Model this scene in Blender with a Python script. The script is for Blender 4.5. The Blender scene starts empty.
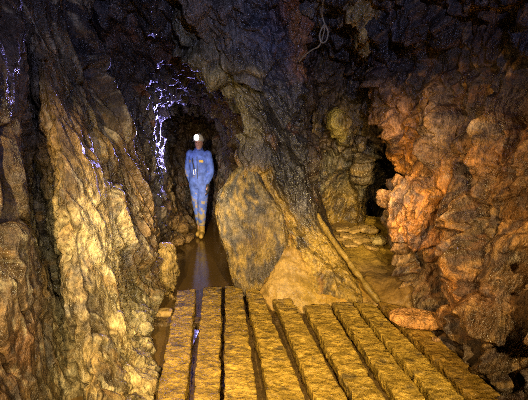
import bpy, bmesh, math, random
import numpy as np
from mathutils import Vector, Matrix

random.seed(7)
rng = np.random.default_rng(7)
S = bpy.context.scene
COL = S.collection

# ------------------------------------------------------------------ camera
FPX = 340.0
CAM_H = 1.35
PITCH = math.radians(7.21)
cp, sp_ = math.cos(PITCH), math.sin(PITCH)

def at(px, py, Y):
    """the point at world distance Y in front of the camera seen at photo pixel px,py"""
    u = (px - 264.0) / FPX
    v = -(py - 200.0) / FPX
    dy = cp + v * sp_
    dz = -sp_ + v * cp
    t = Y / dy
    return np.array((u * t, Y, CAM_H + dz * t))

def onz(px, py, z):
    u = (px - 264.0) / FPX
    v = -(py - 200.0) / FPX
    dy = cp + v * sp_
    dz = -sp_ + v * cp
    t = (z - CAM_H) / dz
    return np.array((u * t, dy * t, z))

cam_d = bpy.data.cameras.new('camera')
cam = bpy.data.objects.new('camera', cam_d)
COL.objects.link(cam)
cam.location = (0, 0, CAM_H)
cam.rotation_euler = (math.pi / 2 - PITCH, 0, 0)
cam_d.sensor_width = 36
cam_d.lens = FPX / 528.0 * 36.0
cam_d.clip_start = 0.02
S.camera = cam

# ------------------------------------------------------------------ noise (numpy)
def _h(i, j, k, s=0):
    n = (i.astype(np.int64) * 374761393 + j.astype(np.int64) * 668265263
         + k.astype(np.int64) * 2147483647 + s * 974634777) & 0xFFFFFFFF
    n = ((n ^ (n >> 13)) * 1274126177) & 0xFFFFFFFF
    n = ((n ^ (n >> 16)) * 2246822519) & 0xFFFFFFFF
    n = n ^ (n >> 15)
    return (n & 0xFFFFFF) / float(0xFFFFFF)

def vnoise(p, s=0):
    f = np.floor(p).astype(np.int64)
    w = p - f
    w = w * w * w * (w * (w * 6 - 15) + 10)
    out = 0
    for a in (0, 1):
        wa = w[:, 0] if a else 1 - w[:, 0]
        for b in (0, 1):
            wb = w[:, 1] if b else 1 - w[:, 1]
            for c in (0, 1):
                wc = w[:, 2] if c else 1 - w[:, 2]
                out = out + wa * wb * wc * _h(f[:, 0] + a, f[:, 1] + b, f[:, 2] + c, s)
    return out * 2 - 1

def fbm(p, o=4, s=0, g=0.5):
    a, t, n = 1.0, 0, 0
    for k in range(o):
        n = n + a * vnoise(p * (2.03 ** k) + 17.3 * k, s + k)
        t += a
        a *= g
    return n / t

def ridged(p, o=4, s=0):
    a, t, n = 1.0, 0, 0
    for k in range(o):
        n = n + a * (1 - np.abs(vnoise(p * (2.07 ** k) + 9.1 * k, s + k)) * 2)
        t += a
        a *= 0.5
    return n / t

def worley(p, s=0):
    f = np.floor(p).astype(np.int64)
    N = len(p)
    d1 = np.full(N, 9.0)
    d2 = np.full(N, 9.0)
    idv = np.zeros(N)
    off = np.zeros((N, 3))
    for a in (-1, 0, 1):
        for b in (-1, 0, 1):
            for c in (-1, 0, 1):
                i, j, k = f[:, 0] + a, f[:, 1] + b, f[:, 2] + c
                q = np.stack((i + _h(i, j, k, s), j + _h(i, j, k, s + 1), k + _h(i, j, k, s + 2)), 1)
                v = p - q
                d = np.sqrt((v * v).sum(1))
                m = d < d1
                d2 = np.where(m, d1, np.minimum(d2, d))
                off[m] = v[m]
                idv = np.where(m, _h(i, j, k, s + 3), idv)
                d1 = np.where(m, d, d1)
    return d1, d2, idv, off

def frame(e1):
    e1 = np.array(e1, float)
    e1 /= np.linalg.norm(e1)
    a = np.array((0, 1.0, 0.2))
    e2 = np.cross(e1, a)
    e2 /= np.linalg.norm(e2)
    return np.stack((e1, e2, np.cross(e1, e2)))

def plates(p, R, L, s, tilt=0.5, crack=0.35, cw=0.09):
    """faceted blocks split by cracks, stretched along the bedding: about -1..1"""
    q = (p @ R.T) / np.array(L)
    q = q + 0.10 * np.stack((fbm(q * 1.7, 2, s + 50), fbm(q * 1.7, 2, s + 60), fbm(q * 1.7, 2, s + 70)), 1)
    d1, d2, idv, off = worley(q, s)
    tx, ty, tz = np.sin(idv * 91.7), np.sin(idv * 57.3 + 1), np.sin(idv * 33.1 + 2)
    h = (idv - 0.5) * 1.2 + tilt * (off[:, 0] * tx + off[:, 1] * ty + off[:, 2] * tz)
    h = h - crack * np.exp(-((d2 - d1) / cw) ** 2)
    return h, idv

# ------------------------------------------------------------------ mesh helpers
def mesh_np(name, V, F, mat, parent=None, colors=None, smooth=True):
    me = bpy.data.meshes.new(name)
    me.from_pydata([tuple(v) for v in V], [], [tuple(f) for f in F])
    if colors is not None:
        at_ = me.color_attributes.new('rock_colour', 'FLOAT_COLOR', 'POINT')
        c = np.ones((len(V), 4), np.float32)
        c[:, :3] = colors
        at_.data.foreach_set('color', c.ravel())
    if smooth:
        me.polygons.foreach_set('use_smooth', [True] * len(me.polygons))
    me.materials.append(mat)
    me.update()
    o = bpy.data.objects.new(name, me)
    COL.objects.link(o)
    if parent:
        o.parent = parent
    return o

def tag(o, label=None, cat=None, group=None, kind=None):
    if label: o['label'] = label
    if cat: o['category'] = cat
    if group: o['group'] = group
    if kind: o['kind'] = kind
    return o

def empty(name, loc, rz=0.0):
    o = bpy.data.objects.new(name, None)
    o.location = loc
    o.rotation_euler = (0, 0, rz)
    o.empty_display_size = 0.1
    COL.objects.link(o)
    return o

def crom(P, t):
    """Catmull-Rom along axis 0 of P (n, ...) at parameters t in 0..n-1"""
    n = len(P)
    i = np.clip(np.floor(t).astype(int), 0, n - 2)
    w = (t - i).reshape((-1,) + (1,) * (P.ndim - 1))
    p1, p2 = P[i], P[i + 1]
    p0 = np.where((i > 0).reshape(w.shape), P[np.maximum(i - 1, 0)], 2 * p1 - p2)
    p3 = np.where((i < n - 2).reshape(w.shape), P[np.minimum(i + 2, n - 1)], 2 * p2 - p1)
    return 0.5 * (2 * p1 + (p2 - p0) * w + (2 * p0 - 5 * p1 + 4 * p2 - p3) * w ** 2
                  + (3 * p1 - p0 - 3 * p2 + p3) * w ** 3)

def arclen(P, n):
    """parameters spacing n samples evenly over the mean arc of P's axis 0"""
    d = np.linalg.norm(np.diff(P, axis=0), axis=-1).mean(axis=1) + 0.02
    c = np.concatenate(([0], np.cumsum(d)))
    return np.interp(np.linspace(0, c[-1], n), c, np.arange(len(P)))

def blend_cols(P, base, splats, s, warp=0.10):
    """rock colour: patches of the given colours around given places, warped by noise"""
    q = P + warp * np.stack((fbm(P * 4, 3, s + 1), fbm(P * 4, 3, s + 11), fbm(P * 4, 3, s + 21)), 1) * 2
    w = np.full(len(P), 0.12)
    c = np.outer(w, base)
    for (pos, sig, col) in splats:
        d = ((q - pos) ** 2).sum(1)
        g = np.exp(-d / (2 * sig * sig))
        w = w + g
        c = c + np.outer(g, col)
    return c / w[:, None]

def line_dist(P, line):
    """metres from each surface point to a rib or crack given by its course along the wall"""
    y = P[:, 1] * cp - (P[:, 2] - CAM_H) * sp_
    v = P[:, 1] * sp_ + (P[:, 2] - CAM_H) * cp
    y = np.maximum(y, 0.2)
    q = np.stack((264 + FPX * P[:, 0] / y, 200 - FPX * v / y), 1)
    wob = np.stack((fbm(P * 6, 3, 301), fbm(P * 6, 3, 302)), 1) * 6
    q = q + wob
    d = np.full(len(P), 1e9)
    L = np.array(line, float)
    for a, b in zip(L[:-1], L[1:]):
        ab = b - a
        t = np.clip(((q - a) @ ab) / (ab @ ab), 0, 1)
        d = np.minimum(d, np.linalg.norm(q - a - t[:, None] * ab, axis=1))
    return d * y / FPX

def grid_patch(name, G, nu, nv, disp, mat, base, splats, seed, var=0.35, flip=None, idscale=None, stains=(), warp=0.10, smooth_h=2, streaks=None, ribs=()):
    """G rows x cols x 3 control points; finely sampled, pushed along its normal by disp(points)"""
    G = np.array(G, float)
    tu, tv = arclen(G, nu), arclen(G.transpose(1, 0, 2), nv)
    A = crom(G, tu)
    B = crom(A.transpose(1, 0, 2), tv).transpose(1, 0, 2)
    du = np.gradient(B, axis=0)
    dv = np.gradient(B, axis=1)
    N = np.cross(du, dv)
    # smooth the normals so displaced folds do not tangle
    for _ in range(6):
        N[1:-1, 1:-1] = (N[1:-1, 1:-1] * 2 + N[:-2, 1:-1] + N[2:, 1:-1] + N[1:-1, :-2] + N[1:-1, 2:]) / 6
    N /= np.linalg.norm(N, axis=2, keepdims=True) + 1e-9
    P = B.reshape(-1, 3)
    N = N.reshape(-1, 3)
    if flip is None:
        v = np.array((0, 0, CAM_H)) - P
        flip = (v * N).sum() < 0
    if flip:
        N = -N
    h, ids = disp(P)
    rib_cols = []
    for (line, r, amt, col) in ribs:
        g = np.exp(-(line_dist(P, line) / r) ** 2)
        h = h + amt * g
        if col is not None:
            rib_cols.append((g, col))
    h = h.reshape(nu, nv)
    for _ in range(smooth_h):
        h[1:-1, 1:-1] = (2 * h[1:-1, 1:-1] + h[:-2, 1:-1] + h[2:, 1:-1] + h[1:-1, :-2] + h[1:-1, 2:]) / 6
    h = h.ravel()
    V = P + N * h[:, None]
    c = blend_cols(P, np.array(base), splats, seed, warp)
    for (g, col) in rib_cols:
        g = np.clip(g * 1.2, 0, 0.85)
        c = c * (1 - g[:, None]) + np.outer(g, np.array(col))
    m = 1 + var * (0.55 * fbm(P * 9, 4, seed + 5) * 1.6 + 0.6 * (ids - 0.5))
    c = c * np.clip(m, 0.25, 2)[:, None]
    for (sc, th, col, k, sd) in stains:
        g = np.clip((fbm(P * np.array((1, 1, 0.55)) * sc, 5, sd, 0.6) - th) * 4, 0, 1) * k
        c = c * (1 - g[:, None]) + np.outer(g, np.array(col))
    if streaks:
        # mineral veins and wet streaks drawn out along the bedding
        q = P @ frame(streaks[0]).T
        q = q + 0.02 * np.stack((fbm(P * 9, 3, seed + 61), fbm(P * 9, 3, seed + 62), fbm(P * 9, 3, seed + 63)), 1)
        for (Ls, th, col, k, sd) in streaks[1]:
            g = np.clip((fbm(q / np.array(Ls), 4, sd, 0.6) - th) * 5, 0, 1) * k
            c = c * (1 - g[:, None]) + np.outer(g, np.array(col))
    c = np.clip(c, 0.004, 0.9)
    idx = np.arange(nu * nv).reshape(nu, nv)
    a, b, d, e = idx[:-1, :-1], idx[1:, :-1], idx[1:, 1:], idx[:-1, 1:]
    F = np.stack((a, b, d, e), -1).reshape(-1, 4)
    if flip:
        F = F[:, ::-1]
    return mesh_np(name, V, F, mat, None, c)

# ------------------------------------------------------------------ materials
def nodes(m):
    m.use_nodes = True
    nt = m.node_tree
    b = nt.nodes['Principled BSDF']
    return nt, b

def rock_mat(name, rough=(0.35, 0.65), spec=0.5, bump=0.5, bscale=1.0, stretch=(1, 1, 0.5), mott=0.45):
    m = bpy.data.materials.new(name)
    nt, b = nodes(m)
    N, L = nt.nodes, nt.links
    tc = N.new('ShaderNodeTexCoord')
    mp = N.new('ShaderNodeMapping')
    mp.inputs['Scale'].default_value = stretch
    L.new(tc.outputs['Object'], mp.inputs['Vector'])
    va = N.new('ShaderNodeVertexColor'); va.layer_name = 'rock_colour'
    n1 = N.new('ShaderNodeTexNoise'); n1.inputs['Scale'].default_value = 34 * bscale
    n1.inputs['Detail'].default_value = 6; n1.inputs['Roughness'].default_value = 0.7
    n2 = N.new('ShaderNodeTexNoise'); n2.inputs['Scale'].default_value = 12 * bscale
    n2.inputs['Detail'].default_value = 5; n2.inputs['Roughness'].default_value = 0.65
    vo = N.new('ShaderNodeTexVoronoi'); vo.inputs['Scale'].default_value = 26 * bscale
    vo.feature = 'F1'
    for n in (n1, n2, vo):
        L.new(mp.outputs['Vector'], n.inputs['Vector'])
    # colour mottling, fine streaks along the bedding, dark mineral specks and pale grains
    n3 = N.new('ShaderNodeTexNoise'); n3.inputs['Scale'].default_value = 85 * bscale
    n3.inputs['Detail'].default_value = 4; n3.inputs['Roughness'].default_value = 0.75
    L.new(mp.outputs['Vector'], n3.inputs['Vector'])
    def rng_(src, f0, f1, t0, t1):
        mr = N.new('ShaderNodeMapRange')
        for k_, v_ in (('From Min', f0), ('From Max', f1), ('To Min', t0), ('To Max', t1)):
            mr.inputs[k_].default_value = v_
        L.new(src, mr.inputs['Value'])
        return mr.outputs['Result']
    def mul_(a_, b_):
        mm = N.new('ShaderNodeMath'); mm.operation = 'MULTIPLY'
        L.new(a_, mm.inputs[0]); L.new(b_, mm.inputs[1])
        return mm.outputs[0]
    f1_ = rng_(n1.outputs['Fac'], 0.32, 0.68, 1 - mott, 1 + mott)
    f2_ = rng_(n3.outputs['Fac'], 0.35, 0.65, 1 - mott, 1 + mott)
    f3_ = rng_(n2.outputs['Fac'], 0.36, 0.52, 1 - mott, 1.0)
    ff = mul_(mul_(f1_, f2_), f3_)
    mx = N.new('ShaderNodeVectorMath'); mx.operation = 'SCALE'
    L.new(va.outputs['Color'], mx.inputs[0]); L.new(ff, mx.inputs['Scale'])
    L.new(mx.outputs['Vector'], b.inputs['Base Color'])
    rr = N.new('ShaderNodeMapRange')
    rr.inputs['From Min'].default_value = 0.35; rr.inputs['From Max'].default_value = 0.65
    rr.inputs['To Min'].default_value = rough[0]; rr.inputs['To Max'].default_value = rough[1]
    L.new(n2.outputs['Fac'], rr.inputs['Value']); L.new(rr.outputs['Result'], b.inputs['Roughness'])
    b.inputs['Specular IOR Level'].default_value = spec
    ad = N.new('ShaderNodeMath'); ad.operation = 'ADD'
    ml = N.new('ShaderNodeMath'); ml.operation = 'MULTIPLY'; ml.inputs[1].default_value = 0.7
    L.new(vo.outputs['Distance'], ml.inputs[0])
    L.new(n1.outputs['Fac'], ad.inputs[0]); L.new(ml.outputs[0], ad.inputs[1])
    ad2 = N.new('ShaderNodeMath'); ad2.operation = 'ADD'
    L.new(ad.outputs[0], ad2.inputs[0]); L.new(n2.outputs['Fac'], ad2.inputs[1])
    bu = N.new('ShaderNodeBump'); bu.inputs['Strength'].default_value = bump
    bu.inputs['Distance'].default_value = 0.03
    L.new(ad2.outputs[0], bu.inputs['Height']); L.new(bu.outputs['Normal'], b.inputs['Normal'])
    return m

def plain_mat(name, col, rough=0.5, metal=0.0, var=0.25, scale=30, bump=0.15, spec=0.5):
    m = bpy.data.materials.new(name)
    nt, b = nodes(m)
    N, L = nt.nodes, nt.links
    tc = N.new('ShaderNodeTexCoord')
    n1 = N.new('ShaderNodeTexNoise'); n1.inputs['Scale'].default_value = scale; n1.inputs['Detail'].default_value = 4
    L.new(tc.outputs['Object'], n1.inputs['Vector'])
    cr = N.new('ShaderNodeValToRGB')
    cr.color_ramp.elements[0].position = 0.3; cr.color_ramp.elements[1].position = 0.7
    cr.color_ramp.elements[0].color = (*[c * (1 - var) for c in col], 1)
    cr.color_ramp.elements[1].color = (*[min(1, c * (1 + var)) for c in col], 1)
    L.new(n1.outputs['Fac'], cr.inputs['Fac']); L.new(cr.outputs['Color'], b.inputs['Base Color'])
    b.inputs['Roughness'].default_value = rough
    b.inputs['Metallic'].default_value = metal
    b.inputs['Specular IOR Level'].default_value = spec
    bu = N.new('ShaderNodeBump'); bu.inputs['Strength'].default_value = bump; bu.inputs['Distance'].default_value = 0.01
    L.new(n1.outputs['Fac'], bu.inputs['Height']); L.new(bu.outputs['Normal'], b.inputs['Normal'])
    return m

def emit_mat(name, col, strength):
    m = bpy.data.materials.new(name)
    nt, b = nodes(m)
    b.inputs['Base Color'].default_value = (*col, 1)
    b.inputs['Emission Color'].default_value = (*col, 1)
    b.inputs['Emission Strength'].default_value = strength
    return m

M_ROCK = rock_mat('wet_rock', (0.25, 0.6), 0.5, 0.9)
M_DARK = rock_mat('wet_dark_rock', (0.24, 0.55), 0.55, 0.8, 1.0)
M_MUD = rock_mat('ochre_mud', (0.40, 0.6), 0.4, 0.3, 1.0, (1, 1, 1), 0.25)
M_MUDBOARD = rock_mat('mud_caked_timber', (0.28, 0.6), 0.45, 0.6, 1.0, (0.85, 1.2, 1.0), 0.32)

# colours of the rocks (linear)
TAN = (0.46, 0.35, 0.15)
PALE = (0.55, 0.46, 0.25)
OCHRE = (0.36, 0.22, 0.05)
MUD = (0.36, 0.225, 0.035)
ORANGE = (0.42, 0.17, 0.025)
RUST = (0.22, 0.08, 0.025)
BROWN = (0.13, 0.08, 0.035)
DBROWN = (0.055, 0.035, 0.02)
BLACK = (0.018, 0.017, 0.018)
BLUEGREY = (0.05, 0.055, 0.08)
OLIVE = (0.15, 0.125, 0.06)
GREY = (0.12, 0.105, 0.085)
PINK = (0.45, 0.23, 0.09)

def sp(px, py, Y, sig, col):
    return (at(px, py, Y), sig, np.array(col))

def W(rows):
    return [[at(*p) for p in r] for r in rows]

# ------------------------------------------------------------------ setting: left wall
def saw(t, edge=0.16):
    """slow rise then a sharp drop: the stepped ends of cleaved beds, 0..1"""
    f = t - np.floor(t)
    return np.where(f < 1 - edge, f / (1 - edge), (1 - f) / edge)

def rock_disp(e1, seed, big=0.10, step=0.06, crack=0.04, Lb=(0.55, 0.22, 0.22), period=0.17, small=0.010, fine=0.008, b2=0.2, b3=0.0, s3a=0.30):
    """big tilted blocks, stepped bedding edges, long cracks, rough grain"""
    R = frame(e1)
    def f(P):
        q = P @ R.T
        w = fbm(q / np.array((0.9, 0.35, 0.35)), 2, seed + 1)
        w2 = fbm(q / np.array((0.45, 0.10, 0.10)), 3, seed + 2)
        h1, i1 = plates(P, R, Lb, seed, 0.7, 0.06, 0.08)
        h2, i2 = plates(P, R, [Lb[0] * 0.55, Lb[1] * 0.36, Lb[2] * 0.36], seed + 7, 0.9, 0.10, 0.08)
        h3, i3 = plates(P, R, [Lb[0] * 0.18, Lb[1] * 0.13, Lb[2] * 0.13], seed + 9, 1.0, 0.12, 0.10)
        amp = np.clip(0.5 + 1.3 * fbm(q / np.array((0.7, 0.4, 0.4)), 2, seed + 4), 0, 1)
        s1 = saw(q[:, 1] / period + 0.9 * w + 0.10 * w2, 0.08) * amp
        s2 = saw(q[:, 2] / (period * 0.9) + 0.9 * w - 0.12 * w2 + 0.4, 0.08) * (1 - amp)
        s3 = saw((q[:, 1] + 0.6 * q[:, 2]) / (period * 0.30) + 1.2 * w + 0.3 * w2, 0.15)
        v1 = vnoise(q / np.array((0.75, 0.15, 0.15)) + 0.25 * w2[:, None], seed + 5)
        v2 = vnoise(q / np.array((0.40, 0.085, 0.085)) + 0.3 * w2[:, None], seed + 6)
        g = np.exp(-(v1 / 0.05) ** 2) * crack + np.exp(-(v2 / 0.06) ** 2) * crack * 0.45 * (1 - amp * 0.5)
        h = big * h1 + b2 * big * h2 + b3 * big * h3 + step * (s1 + s2 - 0.5) + step * s3a * (s3 - 0.5) - g
        h = h + small * ridged(q / np.array((0.22, 0.035, 0.035)), 3, seed + 8) + fine * fbm(P * 34, 4, seed + 9, 0.65)
        return h - 0.01, 0.4 * i2 + 0.3 * i1 + 0.3 * i3
    return f

L_rows = W([
    [(-420, -80, .55), (-5, -80, 1.5), (12, -80, 1.7), (30, -80, 1.9), (52, -80, 2.1), (66, -80, 2.4), (84, -80, 2.7), (90, -70, 3.3)],
    [(-420, 10, .50), (-2, 10, 1.5), (18, 10, 1.8), (36, 10, 1.95), (58, 10, 2.25), (72, 10, 2.55), (86, 10, 2.9), (90, 10, 3.6)],
    [(-420, 70, .48), (2, 70, 1.4), (22, 70, 2.05), (44, 70, 1.82), (64, 70, 2.15), (82, 70, 2.45), (97, 72, 2.9), (95, 70, 3.6)],
    [(-420, 130, .46), (4, 130, 1.35), (34, 130, 2.2), (52, 130, 1.78), (80, 130, 1.98), (106, 130, 2.55), (124, 132, 2.9), (118, 130, 3.6)],
    [(-420, 200, .46), (6, 200, 1.32), (36, 200, 2.25), (56, 200, 1.74), (96, 200, 1.93), (122, 200, 2.6), (148, 200, 2.95), (138, 200, 3.6)],
    [(-420, 260, .46), (6, 260, 1.30), (50, 260, 2.15), (70, 260, 1.69), (110, 260, 1.92), (136, 260, 2.5), (160, 262, 2.95), (148, 260, 3.6)],
    [(-420, 320, .46), (8, 320, 1.28), (63, 320, 2.0), (82, 320, 1.64), (116, 320, 1.84), (137, 320, 2.2), (156, 322, 2.5), (140, 320, 3.3)],
    [(-420, 390, .46), (10, 390, 1.22), (74, 390, 1.78), (92, 390, 1.50), (120, 390, 1.62), (141, 390, 1.72), (160, 392, 1.84), (146, 385, 2.5)],
    [(-420, 480, .40), (10, 480, 1.05), (80, 480, 1.42), (104, 480, 1.26), (135, 480, 1.32), (152, 480, 1.38), (166, 480, 1.48), (160, 470, 1.9)],
])
L_spl = [
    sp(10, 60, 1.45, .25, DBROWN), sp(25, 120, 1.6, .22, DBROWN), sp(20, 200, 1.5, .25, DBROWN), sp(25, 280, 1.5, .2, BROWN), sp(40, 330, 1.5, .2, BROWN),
    sp(30, 350, 1.4, .13, RUST), sp(70, 360, 1.55, .14, DBROWN), sp(66, 300, 1.85, .13, BLACK), sp(78, 350, 1.7, .10, BLACK), sp(70, 390, 1.7, .12, BLACK), sp(40, 200, 2.1, .2, BLACK), sp(38, 150, 2.1, .18, BLACK), sp(50, 250, 2.0, .15, BLACK), sp(30, 100, 1.9, .2, DBROWN),  # black splats along the groove paint its shade into the rock colour
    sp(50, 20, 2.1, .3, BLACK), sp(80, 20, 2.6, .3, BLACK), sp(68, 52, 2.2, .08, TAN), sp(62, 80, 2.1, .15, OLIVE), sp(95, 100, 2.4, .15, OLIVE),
    sp(60, 110, 1.9, .15, OCHRE), sp(75, 128, 2.0, .13, PINK), sp(70, 150, 1.85, .15, OCHRE), sp(85, 170, 2.0, .15, OCHRE), sp(110, 140, 2.4, .15, OCHRE), sp(110, 120, 2.5, .12, OLIVE),
    sp(60, 190, 1.75, .15, OCHRE), sp(75, 215, 1.85, .12, TAN), sp(95, 235, 2.0, .18, PALE), sp(115, 260, 2.1, .16, PALE), sp(85, 250, 1.9, .15, TAN),
    sp(124, 200, 2.5, .10, (0.10, 0.08, 0.06)), sp(133, 190, 2.7, .14, DBROWN), sp(112, 150, 2.5, .08, BROWN), sp(118, 170, 2.5, .06, GREY), sp(140, 160, 2.8, .15, BROWN), sp(135, 230, 2.5, .12, GREY), sp(138, 270, 2.4, .10, BROWN),
    sp(100, 320, 1.8, .18, TAN), sp(125, 320, 2.1, .16, PALE), sp(120, 370, 1.75, .18, TAN), sp(100, 370, 1.6, .12, OCHRE), sp(145, 300, 2.5, .12, OLIVE),
    sp(140, 360, 1.9, .15, TAN), sp(120, 285, 2.1, .06, PINK),
]
_rib = rock_disp((0.20, 0.42, -1), 11, 0.05, 0.035, 0.06, (1.1, 0.30, 0.30), 0.26, 0.012, 0.010, s3a=0.5)
_beds = rock_disp((0.20, 0.42, -1), 17, 0.08, 0.12, 0.06, (0.9, 0.22, 0.22), 0.24, 0.012, 0.010)
RIB = np.array([at(62, 60, 2.15), at(85, 130, 2.05), at(98, 200, 1.98), at(112, 260, 1.98), at(122, 320, 1.92), at(128, 390, 1.68)])
def left_disp(P):
    """the pale rib is one smooth water-worn slab; stepped beds on its far side"""
    a, i = _rib(P)
    b, j = _beds(P)
    z = RIB[::-1, 2]
    ry = np.interp(P[:, 2], z, RIB[::-1, 1])
    k = np.clip((P[:, 1] - ry) / 0.35 + 0.15 * fbm(P * 4, 2, 19), 0, 1)
    return a * (1 - k) + b * k, i * (1 - k) + j * k
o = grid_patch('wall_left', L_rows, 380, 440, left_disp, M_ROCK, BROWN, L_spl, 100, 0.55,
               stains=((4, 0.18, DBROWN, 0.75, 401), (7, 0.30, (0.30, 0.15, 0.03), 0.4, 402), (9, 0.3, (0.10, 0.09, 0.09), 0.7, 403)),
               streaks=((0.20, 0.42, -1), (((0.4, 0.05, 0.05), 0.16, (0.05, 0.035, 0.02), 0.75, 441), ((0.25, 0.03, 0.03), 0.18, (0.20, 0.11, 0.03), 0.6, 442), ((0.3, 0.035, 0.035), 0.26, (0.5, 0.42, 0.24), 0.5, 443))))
tag(o, kind='structure')

# ------------------------------------------------------------------ setting: left tunnel
T_rings = [
    [(182, 300, 3.12), (160, 292, 3.25), (120, 230, 3.6), (105, 150, 3.6), (82, 90, 3.4), (70, -20, 2.8), (140, -90, 2.3), (215, -40, 2.9), (275, 60, 3.7), (285, 160, 3.9), (275, 300, 3.7)],
    [(170, 296, 3.2), (158, 284, 3.25), (140, 230, 3.35), (128, 150, 3.4), (112, 95, 3.35), (108, 25, 3.0), (150, -20, 2.75), (212, 15, 3.1), (262, 75, 3.6), (270, 160, 3.9), (262, 300, 3.6)],
    [(171, 284, 3.45), (163, 268, 3.5), (152, 220, 3.6), (147, 150, 3.7), (138, 105, 3.7), (142, 66, 3.55), (175, 52, 3.45), (215, 75, 3.5), (245, 112, 3.7), (250, 170, 3.9), (246, 288, 3.6)],
    [(172, 264, 4.2), (164, 248, 4.3), (160, 215, 4.4), (155, 160, 4.4), (151, 118, 4.4), (160, 95, 4.4), (185, 88, 4.4), (215, 97, 4.4), (234, 125, 4.4), (238, 180, 4.4), (243, 266, 4.3)],
    [(178, 244, 5.2), (170, 226, 5.4), (165, 200, 5.4), (161, 150, 5.4), (161, 122, 5.4), (170, 108, 5.4), (190, 103, 5.4), (212, 110, 5.4), (226, 135, 5.4), (229, 185, 5.4), (232, 245, 5.3)],
    [(194, 228, 6.5), (181, 214, 6.6), (171, 195, 6.6), (168, 155, 6.6), (169, 130, 6.6), (177, 118, 6.6), (193, 114, 6.6), (210, 120, 6.6), (219, 140, 6.6), (221, 180, 6.6), (223, 226, 6.6)],
    [(192, 214, 7.9), (184, 200, 8), (178, 185, 8), (176, 160, 8), (178, 140, 8), (184, 128, 8), (195, 124, 8), (206, 128, 8), (212, 145, 8), (213, 175, 8), (214, 214, 8)],
    [(194, 190, 8.3), (192, 185, 8.3), (190, 178, 8.3), (190, 165, 8.3), (191, 155, 8.3), (193, 150, 8.3), (196, 150, 8.3), (199, 152, 8.3), (201, 160, 8.3), (200, 175, 8.3), (198, 190, 8.3)],
]
T_rows = []
for r in T_rings:
    w = [at(*p) for p in r]
    a, b = w[0].copy(), w[-1].copy()
    a[2] = min(a[2] - 0.2, -0.25); b[2] = min(b[2] - 0.2, -0.25)
    T_rows.append([a] + w + [b])
T_spl = [
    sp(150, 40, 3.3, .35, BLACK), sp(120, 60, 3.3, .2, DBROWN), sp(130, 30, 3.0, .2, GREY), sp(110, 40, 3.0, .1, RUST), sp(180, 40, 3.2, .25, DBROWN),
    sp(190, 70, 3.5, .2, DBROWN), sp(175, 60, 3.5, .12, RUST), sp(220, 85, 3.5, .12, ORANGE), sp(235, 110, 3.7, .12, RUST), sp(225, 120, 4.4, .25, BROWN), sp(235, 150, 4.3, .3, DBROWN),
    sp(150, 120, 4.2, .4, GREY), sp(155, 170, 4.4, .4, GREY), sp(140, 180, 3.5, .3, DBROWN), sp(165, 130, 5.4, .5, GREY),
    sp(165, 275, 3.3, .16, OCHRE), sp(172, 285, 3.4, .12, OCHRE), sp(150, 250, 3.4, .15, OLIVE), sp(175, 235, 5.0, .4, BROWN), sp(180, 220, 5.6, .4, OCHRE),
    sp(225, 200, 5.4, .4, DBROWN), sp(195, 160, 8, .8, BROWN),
]
td = rock_disp((0.25, 0.3, -1), 23, 0.13, 0.09, 0.06, (0.5, 0.2, 0.2), 0.2, 0.02)
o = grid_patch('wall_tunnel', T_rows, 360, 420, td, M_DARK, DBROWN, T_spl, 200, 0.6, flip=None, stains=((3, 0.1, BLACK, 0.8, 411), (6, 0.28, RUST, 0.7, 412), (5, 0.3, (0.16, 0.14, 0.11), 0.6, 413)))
tag(o, kind='structure')

# ------------------------------------------------------------------ setting: pillar and curtain of rock between the passages
P_rows = W([
    [(165, -60, 3.3), (150, -75, 2.5), (195, -75, 2.35), (235, -75, 2.3), (275, -75, 2.3), (312, -75, 2.5), (322, -60, 3.4)],
    [(188, 20, 3.7), (164, 12, 2.95), (200, 8, 2.75), (235, 8, 2.72), (272, 8, 2.8), (304, 10, 3.0), (310, 20, 3.9)],
    [(212, 62, 3.9), (190, 50, 3.12), (214, 45, 2.95), (243, 45, 2.88), (275, 45, 2.95), (303, 50, 3.15), (310, 55, 4.1)],
    [(248, 100, 4.1), (230, 86, 3.22), (245, 85, 3.06), (260, 85, 3.0), (282, 90, 3.08), (302, 95, 3.3), (312, 100, 4.3)],
    [(258, 135, 4.3), (244, 130, 3.38), (254, 130, 3.22), (268, 130, 3.14), (285, 132, 3.2), (301, 135, 3.4), (313, 140, 4.4)],
    [(262, 175, 4.3), (247, 165, 3.6), (257, 170, 3.46), (272, 172, 3.38), (290, 175, 3.35), (307, 180, 3.55), (317, 185, 4.5)],
    [(252, 215, 4.3), (250, 205, 3.7), (265, 208, 3.55), (282, 212, 3.46), (302, 215, 3.42), (320, 222, 3.58), (330, 226, 4.4)],
    [(245, 250, 4.2), (248, 250, 3.65), (270, 248, 3.42), (297, 250, 3.3), (324, 254, 3.25), (342, 260, 3.3), (352, 262, 4.0)],
    [(240, 290, 3.8), (243, 290, 3.4), (275, 290, 3.1), (305, 292, 3.0), (335, 295, 2.93), (356, 298, 2.92), (375, 300, 3.3)],
    [(240, 320, 3.5), (243, 325, 3.2), (275, 330, 3.0), (305, 330, 2.9), (335, 330, 2.85), (356, 330, 2.85), (375, 330, 3.1)],
])
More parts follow.
